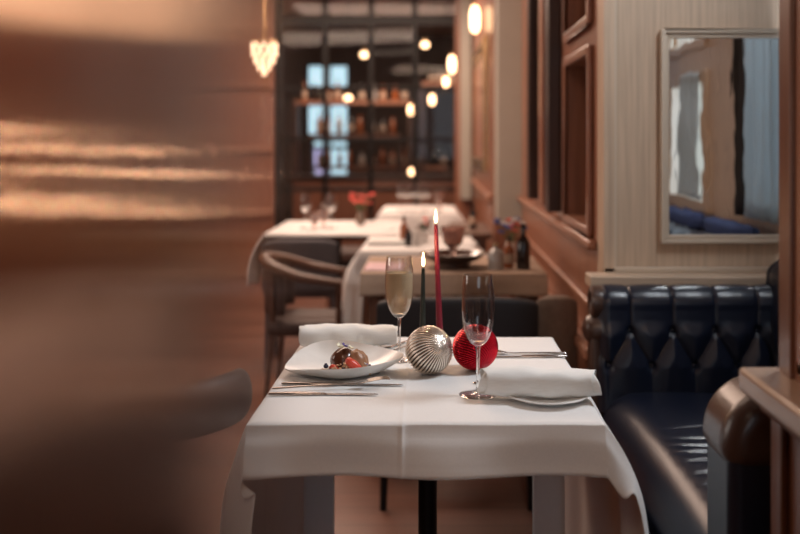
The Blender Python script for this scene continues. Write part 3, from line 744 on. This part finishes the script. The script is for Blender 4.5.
# cutlery (lies along +x from the handle end)
def knife(label, loc, rz, L_=.21, group=None):
    t = thing('table_knife', label, 'knife', loc, rz, group)
    h = L_*.5
    MB().tube([(0, 0, .0035), (.003, 0, .0035), (h*.5, 0, .0038), (h, 0, .0036), (h+.006, 0, .003)], [.002, .0038, .0042, .0036, .0025], 12, flat=.7).build('handle', 'steel', t)
    def b(u, v):
        x = h+.004+v*(L_-h-.004); w_ = .006*(1-v**6)**.5; return Vector((x, lerp(-.55, 1, u)*w_-.001, .0028))
    MB().surf(b, 5, 24).build('blade', 'steel', t, solid=.0012)
    return t
def fork(label, loc, rz, L_=.19, rx=0):
    t = thing('table_fork', label, 'fork', loc, rz); t.rotation_euler = (0, rx, rz)
    zf = lambda x: .003+.010*max(0, (x/L_-.68)/.32)*math.sin(min(1, max(0, (x/L_-.68)/.32))*PI*.8)+.0005
    h = L_*.62
    MB().tube([(0, 0, .003), (.004, 0, .003), (h*.4, 0, .0035), (h, 0, .003), (L_*.70, 0, zf(L_*.70))], [.003, .0042, .0034, .0024, .0024], 10, flat=.5).build('handle', 'steel', t)
    MB().surf(lambda u, v: Vector((lerp(L_*.68, L_*.82, v), lerp(-1, 1, u)*.0105*sm(.25+v), zf(lerp(L_*.68, L_*.82, v)))), 7, 8).build('root', 'steel', t, solid=.0014)
    for k in range(4):
        y = -.0093+k*.0062
        MB().tube([(lerp(L_*.81, L_, q/5), y, zf(lerp(L_*.81, L_, q/5))) for q in range(6)], [.0013]*5+[.0006], 8).build('tine', 'steel', t)
    return t
knife('table knife with its handle end farthest out, nearest the front edge of the table', (-.321, 1.828, ZT), math.radians(0.0), .212)
knife('table knife just beyond the front one, before the dessert plate', (-.308, 1.906, ZT), math.radians(-2), .245)
fork('table fork crossing over the two knives before the dessert plate', (-.317, 1.852, ZT+.0045), math.radians(7.5), .23, rx=math.radians(-1.5))
knife('table knife lying behind the red ball, nearer of that pair', (.300, 2.150, ZT), PI, .20)
fork('table fork lying behind the red ball, farther of that pair', (.301, 2.185, ZT), PI, .19)
fork('fork slanting beside the far side plate behind the dessert', (-.128, 2.165, ZT), math.radians(58), .17)
knife('knife slanting beside the far side plate toward the full flute', (-.152, 2.165, ZT), math.radians(62), .18)
fork('small fork peeping out between the red ball and the nearest napkin', (.078, 1.915, ZT), math.radians(-12), .13)

# ------------------------------------------------------------------ chair at the front left
t = thing('barrel_chair', 'low barrel chair with a dark rounded wrap back beside the front table', 'chair', (-.675, 1.93, 0), 0)
def band(u, v):
    a = lerp(-.03, 1.03, u)*PI+PI; rx, ry = .285, .24
    e = min(1, min(u, 1-u)/.10); e = math.sqrt(max(0, 1-(1-e)**2))
    c = .735-.018*(1-e); hw = .052*e+.002
    z = c+math.cos(v*2*PI)*hw-.012*sm(1-e); off = math.sin(v*2*PI)*.022*max(.3, e)
    return Vector(((rx+off)*math.cos(a), (ry+off)*math.sin(a)+.02, z))
def band2(v, u): return band(u, v)
MB().surf(band2, 20, 90, cu=True).build('backrest', 'band_leather', t)
MB().lathe([(0, .40), (.15, .40), (.175, .415), (.175, .46), (.15, .482), (0, .49)], 40, (-.06, 0, 0)).build('seat', 'brown_fabric', t)
for a in (215, 250, 290):
    a = math.radians(a); MB().tube([(.165*math.cos(a)-.06, .165*math.sin(a), .44), (.275*math.cos(a), .24*math.sin(a)+.02, .70)], .010, 10).build('back_strut', 'chair_wood', t)
for sx in (-1, 1):
    for sy in (-1, 1): MB().tube([(.11*sx-.06, .11*sy, .41), (.13*sx-.06, .13*sy, 0)], [.018, .011], 12).build('leg', 'chair_wood', t)

# ------------------------------------------------------------------ background furniture
def side_chair(label, loc, rz, m, w_=.44, zt=.75, zb=.48, name='dining_chair', legm='chair_wood'):
    t = thing(name, label, 'chair', loc, rz)   # faces +y, back at -y
    hw = w_/2
    MB().surf(lambda u, v: Vector((lerp(-hw, hw, u), -.20-.03*math.sin(PI*u)-.03*v, lerp(zb, zt, v)-.02*abs(2*u-1)**4*v)), 16, 10).build('backrest', m, t, solid=.045, bevel=.012)
    bx('seat', m, -hw, hw, -.20, .22, .40, .475, t, bevel=.02)
    for sx in (-1, 1):
        MB().tube([(sx*(hw-.03), .18, .41), (sx*(hw-.02), .19, 0)], [.018, .012], 8).build('leg', legm, t)
        MB().tube([(sx*(hw-.03), -.18, .5), (sx*(hw-.02), -.21, 0)], [.018, .012], 8).build('leg', legm, t)
    return t
def arm_chair(label, loc, rz, m='brown_fabric'):
    t = thing('armchair', label, 'chair', loc, rz)   # faces +x
    pts = []
    for k in range(31):
        u = k/30; a = PI/2+u*PI
        if u < .25: p = (lerp(.24, 0, u/.25), .25, .66+.03*(u/.25))
        elif u > .75: p = (lerp(0, .24, (u-.75)/.25), -.25, .69-.03*((u-.75)/.25))
        else:
            a = PI/2+(u-.25)/.5*PI; p = (.25*math.cos(a), .25*math.sin(a), .69+.07*math.sin((u-.25)/.5*PI))
        pts.append(p)
    MB().tube(pts, [.022+.016*math.sin(PI*k/30) for k in range(31)], 12, flat=.7).build('top_rail', 'chair_wood', t)
    MB().surf(lambda u, v: Vector((.235*math.cos(PI*.65+u*PI*.7), .235*math.sin(PI*.65+u*PI*.7), lerp(.50, .72, v))), 20, 6).build('backrest', m, t, solid=.03)
    MB().box(-.20, .24, -.23, .23, .40, .475).build('seat', m, t, bevel=.03)
    for sx, sy in ((1, 1), (1, -1)): MB().tube([(.22*sx, .24*sy, .68), (.22*sx, .24*sy, .4), (.23*sx, .25*sy, 0)], [.016, .019, .012], 10).build('leg', 'chair_wood', t)
    for sx, sy in ((-1, 1), (-1, -1)): MB().tube([(-.17, .20*sy, .70), (-.17, .20*sy, .4), (-.22, .22*sy, 0)], [.016, .019, .012], 10).build('leg', 'chair_wood', t)
    return t

# table B: tan clothed table by the corridor wall
bxc = (-.28+.42)/2
table(bxc, 3.82, .35, .27, 'tan clothed table behind the front table, reaching the wood panelled wall', legs='legs')
cloth('tablecloth', 'tan_linen', bxc, 3.82, .35, .27, .08, .005, .072, 'tan cloth with a short drop on the table by the panelled wall', flare=.01, nu=60, nv=60, seed=2)
side_chair('black upholstered chair pushed up to the tan clothed table', (.075, 3.42, 0), 0, 'black_fabric', .54, .725, .40, legm='iron')
side_chair('taupe upholstered chair beside the black one, against the panelled wall', (.432, 3.48, 0), math.radians(-4), 'taupe_fabric', .125, .72, .44)
# tray, glasses and bottle on table B
def tray(loc, label):
    return tag(MB().lathe([(0, 0), (.07, 0), (.07, .02), (.10, .03), (.125, .05), (.128, .056), (.122, .056), (.095, .036), (0, .034)], 60).build('round_tray', 'tray', loc=loc), label, 'tray')
ZB = TZ+.0042
tray((.07, 3.72, ZB), 'dark lacquer round tray on the tan clothed table')
def goblet(label, loc, h=.13, r=.042, m='tumbler', group=None):
    t = thing('glass_goblet', label, 'glass', loc, 0, group)
    def md(rr, z, a): return rr*(1+.03*math.cos(a*12))
    MB().lathe([(0, .30*h), (.3*r, .31*h), (.75*r, .5*h), (r, h), (r*.93, h), (.68*r, .52*h), (0, .36*h)], 48, mod=md).build('bowl', m, t)
    MB().lathe([(0, 0), (.62*r, 0), (.62*r, .03*h), (.2*r, .1*h), (.2*r, .26*h), (.34*r, .31*h), (0, .32*h)], 24).build('foot', m, t)
    return t
goblet('rose tinted pressed glass goblet on the dark round tray', (.070, 3.70, ZB+.0345), .125, .048)
def bottle(label, loc, h, r, m, cap='iron', group=None, lab=True, name='bottle', neck=.32):
    t = thing(name, label, 'bottle', loc, 0, group)
    hb = h*(1-neck)
    MB().lathe([(0, 0), (r*.95, 0), (r, .005), (r, hb*.82), (r*.85, hb*.93), (r*.36, hb*1.08), (r*.33, h*.96), (0, h*.96)], 24).build('body', m, t)
    MB().lathe([(0, h*.9), (r*.38, h*.9), (r*.38, h), (0, h)], 16).build('cap', cap, t)
    if lab: MB().lathe([(r*1.01, hb*.25), (r*1.012, hb*.26), (r*1.012, hb*.65), (r*1.01, hb*.66)], 24).build('label', 'label', t)
    return t
bottle('dark wine bottle standing on the tan clothed table near the panelled wall', (.340, 3.66, ZB), .175, .027, 'bottle_dark', lab=False)
t = bottle('stout clear jar bottle beside the dark wine bottle', (.235, 3.66, ZB), .10, .032, 'bottle_clear', cap='brass', neck=.25, lab=False)
bottle('small amber sauce bottle between the clear jar and dark bottle', (.288, 3.70, ZB), .12, .02, 'bottle_amber')
def posy(name, label, loc, cols, n, rad, h, vase, seed, cat='flowers'):
    t = thing(name, label, cat, loc); rr = random.Random(seed)
    MB().lathe([(0, 0), (.022, 0), (.03, .03), (.018, h*.45), (.022, h*.5), (.018, h*.5), (.014, h*.44), (0, .01)], 24).build('vase', vase, t)
    for k in range(n):
        a = rr.random()*6.28; q = rr.random()**.5*rad; p = Vector((q*math.cos(a), q*math.sin(a), h*(.75+.35*rr.random())))
        s = MB().tube([(0, 0, h*.3), (p.x*.4, p.y*.4, h*.6), p], .0014, 5).build('stalk', 'stem', t)
        b = MB()
        for j in range(5):
            aa = j*2*PI/5; b.sphere(p+Vector((.009*math.cos(aa), .009*math.sin(aa), .004*(j % 2))), .008, (1, 1, .5), 5)
        b.build('blossom', cols[k % len(cols)], s)
    return t
M['blue_petal'] = mat('blue_petal', (0.05, 0.09, 0.30), 0.6)
posy('flower_vase', 'small vase of red and blue flowers by the wall on the tan clothed table', (.31, 3.90, ZB), ['red_petal', 'blue_petal', 'blue_petal', 'white_metal'], 16, .065, .16, 'white_metal', 3)
o = MB().surf(lambda u, v: Vector(((u-.5)*.15, (v-.5)*.22, .006+.001*math.sin(u*9))), 12, 12).build('folded_card', 'pink', loc=(-.195, 3.72, ZB-.004), solid=.004); tag(o, 'pink folded card lying on the tan clothed table', 'card')

# table C: white cloth
ccx = (-.34+.19)/2+.0
table(ccx, 4.62, .265, .33, 'white clothed table directly behind the tan clothed one', name='dining_table')
cloth('tablecloth', 'linen', ccx, 4.62, .265, .33, .14, .45, .1, 'white tablecloth hanging low at the side on the second white table', flare=.08, nu=90, nv=70, seed=3, folds=1.6)
napkin('folded napkin at the near corner of the second white table', (-.235, 4.55, ZB), .16, .1, 2, .012, .05)
goblet('pale glass goblet at the middle of the second white table', (-.05, 4.75, ZB), .11, .035, 'glass')
bottle('white capped shaker on the second white table', (-.085, 4.5, ZB), .09, .020, 'white_metal', cap='steel', lab=False, neck=.2, name='salt_shaker')
bottle('dark pepper shaker next to the white capped shaker', (-.125, 4.47, ZB), .085, .018, 'bottle_dark', cap='steel', lab=False, neck=.2, name='pepper_shaker')
bottle('amber oil bottle behind the shakers on the second white table', (-.15, 4.62, ZB), .13, .02, 'bottle_amber', lab=False)
posy('flower_vase', 'tiny vase with coral blossoms behind the shakers', (-.06, 4.62, ZB), ['red_petal', 'white_metal'], 5, .03, .12, 'white_metal', 8)
o = MB().surf(lambda u, v: Vector(((u-.5)*.16, (v-.5)*.2, .006)), 6, 6).build('dinner_napkin', 'linen', loc=(.12, 4.55, ZB-.004), solid=.006); tag(o, 'flat folded napkin at the wall end of the second white table', 'napkin')
ac = arm_chair('walnut armchair with a curved rail in the aisle between the white tables', (-.60, 4.42, 0), 0)
ac.scale = (.78, .8, .93)

# table D
dcx = (-.94-.19)/2
table(dcx, 5.53, .36, .42, 'white clothed table at the far side of the aisle chairs')
cloth('tablecloth', 'linen', dcx, 5.53, .36, .42, .012, .28, .1, 'white tablecloth on the wide table behind the grey chair', flare=.08, nu=90, nv=70, seed=4, folds=1.6)
side_chair('grey upholstered dining chair at the near edge of the wide white table', (-.735, 5.33, 0), math.radians(2), 'grey_fabric', .41, .725, .44, legm='grey_fabric')
def wine(label, loc, group=None, h=.20, s=1.0):
    t = thing('wine_glass', label, 'glass', loc, 0, group)
    MB().lathe([(0, .45*h), (.012*s, .47*h), (.034*s, .62*h), (.036*s, .75*h), (.029*s, h), (.0275*s, h), (.0345*s, .75*h), (.032*s, .62*h), (0, .475*h)], 28).build('bowl', 'thin_glass', t)
    MB().lathe([(0, 0), (.034*s, 0), (.030*s, .003), (.005*s, .008), (.0035*s, .1*h), (.0035*s, .45*h), (0, .46*h)], 20).build('stem', 'glass', t)
    return t
ZD = ZB
wine('wine glass at the aisle end of the wide white table', (-.735, 5.38, ZD)); wine('wine glass between the pink tumblers and the orchid', (-.59, 5.38, ZD))
for i, (x, y) in enumerate(((-.675, 5.33), (-.645, 5.50))): goblet(('nearer' if i == 0 else 'farther')+' pink tumbler between the two wine glasses', (x, y, ZD), .10, .035)
posy('orchid_vase', 'coral red orchid in a small pot on the wide white table', (-.44, 5.62, ZD), ['red_petal'], 16, .07, .17, 'taupe_fabric', 11)
o = MB().surf(lambda u, v: Vector(((u-.5)*.2, (v-.5)*.14, .006)), 6, 6).build('dinner_napkin', 'linen', loc=(-.33, 5.35, ZD-.004), solid=.008); tag(o, 'flat folded napkin beside the orchid', 'napkin')
# table E and F
table(-.12, 6.95, .27, .40, 'farthest white clothed table before the glazed grid')
cloth('tablecloth', 'linen', -.12, 6.95, .27, .40, .2, .3, .1, 'white tablecloth on the farthest table', flare=.06, nu=60, nv=60, seed=5)
gl = [(-.20, 6.7), (-.15, 6.82), (-.25, 6.85), (-.10, 6.7), (-.06, 6.85)]
w0 = wine('front aisle-side wine glass of the cluster on the farthest table', (gl[0][0], gl[0][1], ZD), 'wine glasses clustered on the farthest table')
for (x, y), l in zip(gl[1:], ('rear middle', 'rear aisle-side', 'front wall-side', 'rear wall-side')): dup(w0, (x, y, ZD), 0, l+' wine glass of the cluster on the farthest table', 'wine glasses clustered on the farthest table')
goblet('amber goblet at the wall end of the farthest table', (.03, 6.75, ZD), .15, .04, 'tumbler')
table(.20, 5.55, .115, .38, 'narrow bare wooden table against the far corridor wall', legs='legs', top='chair_wood')
bottle('dark cruet bottle on the narrow wooden table', (.22, 5.5, TZ-.003), .15, .02, 'bottle_dark')
side_chair('dark chair at the corridor end of the farthest table', (-.55, 6.9, 0), math.radians(-90), 'brown_fabric', .40, .80, .5)

# ------------------------------------------------------------------ lamps
def pendant(label, x, y, z, r=.03, h=.13, m='bulb', group=None):
    t = thing('pendant_lamp', label, 'lamp', (x, y, 2.75), 0, group)
    zl = z-2.75
    MB().tube([(0, 0, 0), (0, 0, zl+h/2)], .004, 6).build('cord', 'iron', t)
    MB().lathe([(0, h/2+.03), (.012, h/2+.03), (.014, h/2), (0, h/2)], 12, (0, 0, zl)).build('socket', 'brass', t)
    MB().lathe([(0, -h/2), (r*.7, -h/2*.8), (r, -h/4), (r, h/4), (r*.6, h/2), (0, h/2)], 16, (0, 0, zl)).build('bulb', m, t)
    return t
pl = [(475, 20, 6.8, .035, .20, 'tall pendant bulb nearest along the corridor wall'), (452, 65, 8.0, .03, .15, 'pendant bulb before the second pale pilaster'), (446, 82, 8.5, .025, .09, 'small pendant bulb just below the previous one'),
      (432, 100, 9.9, .03, .11, 'pendant bulb behind the glazed grid, beside the end post'), (411, 110, 10.1, .03, .11, 'pendant bulb over the upper bar shelf'), (412, 172, 9.6, .03, .07, 'small low pendant bulb above the farthest table'),
      (348, 98, 10.0, .04, .05, 'small pendant bulb above the bar shelf bottles'), (364, 55, 10.8, .035, .06, 'dim pendant bulb high above the bar shelves'), (425, 45, 11, .04, .06, 'high pendant bulb in the far bar')]
for x, y, Y, r, h, l in pl:
    p = px(x, y, Y); pendant(l, p.x, p.y, p.z, r, h)
# chandelier of glass drops
p = px(263, 58, 7.2)
t = thing('chandelier', 'small chandelier of glowing glass drops hanging at the far left of the aisle', 'lamp', (p.x, p.y, 2.75))
zl = p.z-2.75
MB().tube([(0, 0, 0), (0, 0, zl+.12)], .006, 6).build('rod', 'brass', t)
MB().tube([(.105*math.cos(2*PI*k/24), .105*math.sin(2*PI*k/24), zl+.12) for k in range(25)], .006, 8).build('ring', 'brass', t)
for row, (rr, n, z) in enumerate(((.095, 9, .09), (.095, 9, .035), (.075, 7, -.02), (.045, 5, -.07), (.01, 2, -.11))):
    for k in range(n):
        a = 2*PI*(k+.5*row)/n; MB().lathe([(0, -.026), (.013, -.018), (.017, -.005), (.012, .012), (0, .024)], 10, (rr*math.cos(a), rr*math.sin(a), zl+z)).build('glass_drop', 'bulb_soft', t)
# crystal wall light lower
p = px(265, 118, 7.9)
t = thing('wall_light', 'unlit crystal light hanging below the glowing chandelier', 'lamp', (p.x, p.y, 2.75))
MB().tube([(0, 0, 0), (0, 0, p.z-2.75+.2)], .004, 6).build('cord', 'brass', t)
for k in range(12):
    a = k*2.4; MB().lathe([(0, -.05), (.01, -.03), (.012, 0), (0, .05)], 6, (.05*math.cos(a), .05*math.sin(a), p.z-2.75+.2-.035*k)).build('crystal', 'glass', t)

# bar shelves behind the grid with bottles
def shelf(name, label, x0, x1, y, z, m='copper_wood_h'):
    t = thing(name, label, 'shelf', ((x0+x1)/2, y, 0)); hw = (x1-x0)/2
    bx('board', m, -hw, hw, -.15, .15, z-.04, z, t)
    for s in (-1, 1): bx('upright', 'dark_wood', s*hw-.03, s*hw+.03, -.15, .15, 0, z-.04, t)
    return t
shelves = [(-1.60, -.28, 10.9, 1.72, 'upper bar shelf behind the glazed grid'), (-1.50, -.42, 11.4, 1.35, 'middle bar shelf behind the glazed grid'), (-1.55, .15, 11.9, .95, 'low bar shelf behind the glazed grid'), (-.15, .35, 11.2, 1.95, 'short high shelf in the far bar')]
i = 0
ORD = 'first second third fourth fifth sixth seventh eighth ninth tenth eleventh twelfth thirteenth fourteenth fifteenth'.split()
for x0, x1, y, z, l in shelves:
    shelf('bar_shelf', l, x0, x1, y, z)
    b0 = None; n = int((x1-x0)/.13)
    for k in range(n):
        i += 1; rr = random.Random(i); mm = ['bottle_dark', 'bottle_amber', 'bottle_clear', 'bottle_amber', 'bottle_dark'][rr.randrange(5)]
        cn = {'bottle_dark': 'dark', 'bottle_amber': 'amber', 'bottle_clear': 'pale'}[mm]
        bottle(cn+' bottle, '+ORD[k]+' from the aisle end of the '+l, (x0+.1+k*.13+rr.uniform(-.02, .02), y-.02, z), rr.uniform(.18, .27), rr.uniform(.03, .04), mm, group='bottles on the '+l, lab=rr.random() < .5)
# counter
t = thing('bar_counter', 'dark wooden bar counter behind the glazed grid', 'counter', (-.6, 10.2, 0)); bx('counter_front', 'copper_wood', -.9, .9, -.2, .2, 0, .85, t); bx('counter_top', 'dark_wood', -.95, .95, -.25, .25, .85, .9, t)
# framed picture on far corridor wall
t = thing('framed_picture', 'tall copper framed picture on the far corridor wall', 'picture', (.35, 7.2, 1.0))
r = MB()
for a in ((-.03, 0, -.95, -.87, .05, .95), (-.03, 0, .87, .95, .05, .95), (-.03, 0, -.87, .87, .05, .13), (-.03, 0, -.87, .87, .87, .95)): r.box(*a)
r.build('frame', 'brass', t, bevel=.006)
MB().box(-.015, -.002, -.87, .87, .13, .87).build('canvas', 'copper_wood_h', t)
# things on the panelling ledge
for i, (y, l) in enumerate(((3.25, 'white rolled cloth in the low niche nearest the oak wall'), (4.08, 'white rolled cloth on the panelling ledge past the dark post'), (4.5, 'small white cup at the far end of the panelling ledge'))):
    o = MB().lathe([(0, -.06), (.02, -.06), (.024, -.055), (.024, .055), (.02, .06), (.012, .058), (0, .05)], 20, (0, 0, 0), Matrix.Rotation(PI/2, 4, 'X')).build('rolled_cloth', 'white_metal', loc=(XW+.045, y, .990)); tag(o, l, 'cloth')
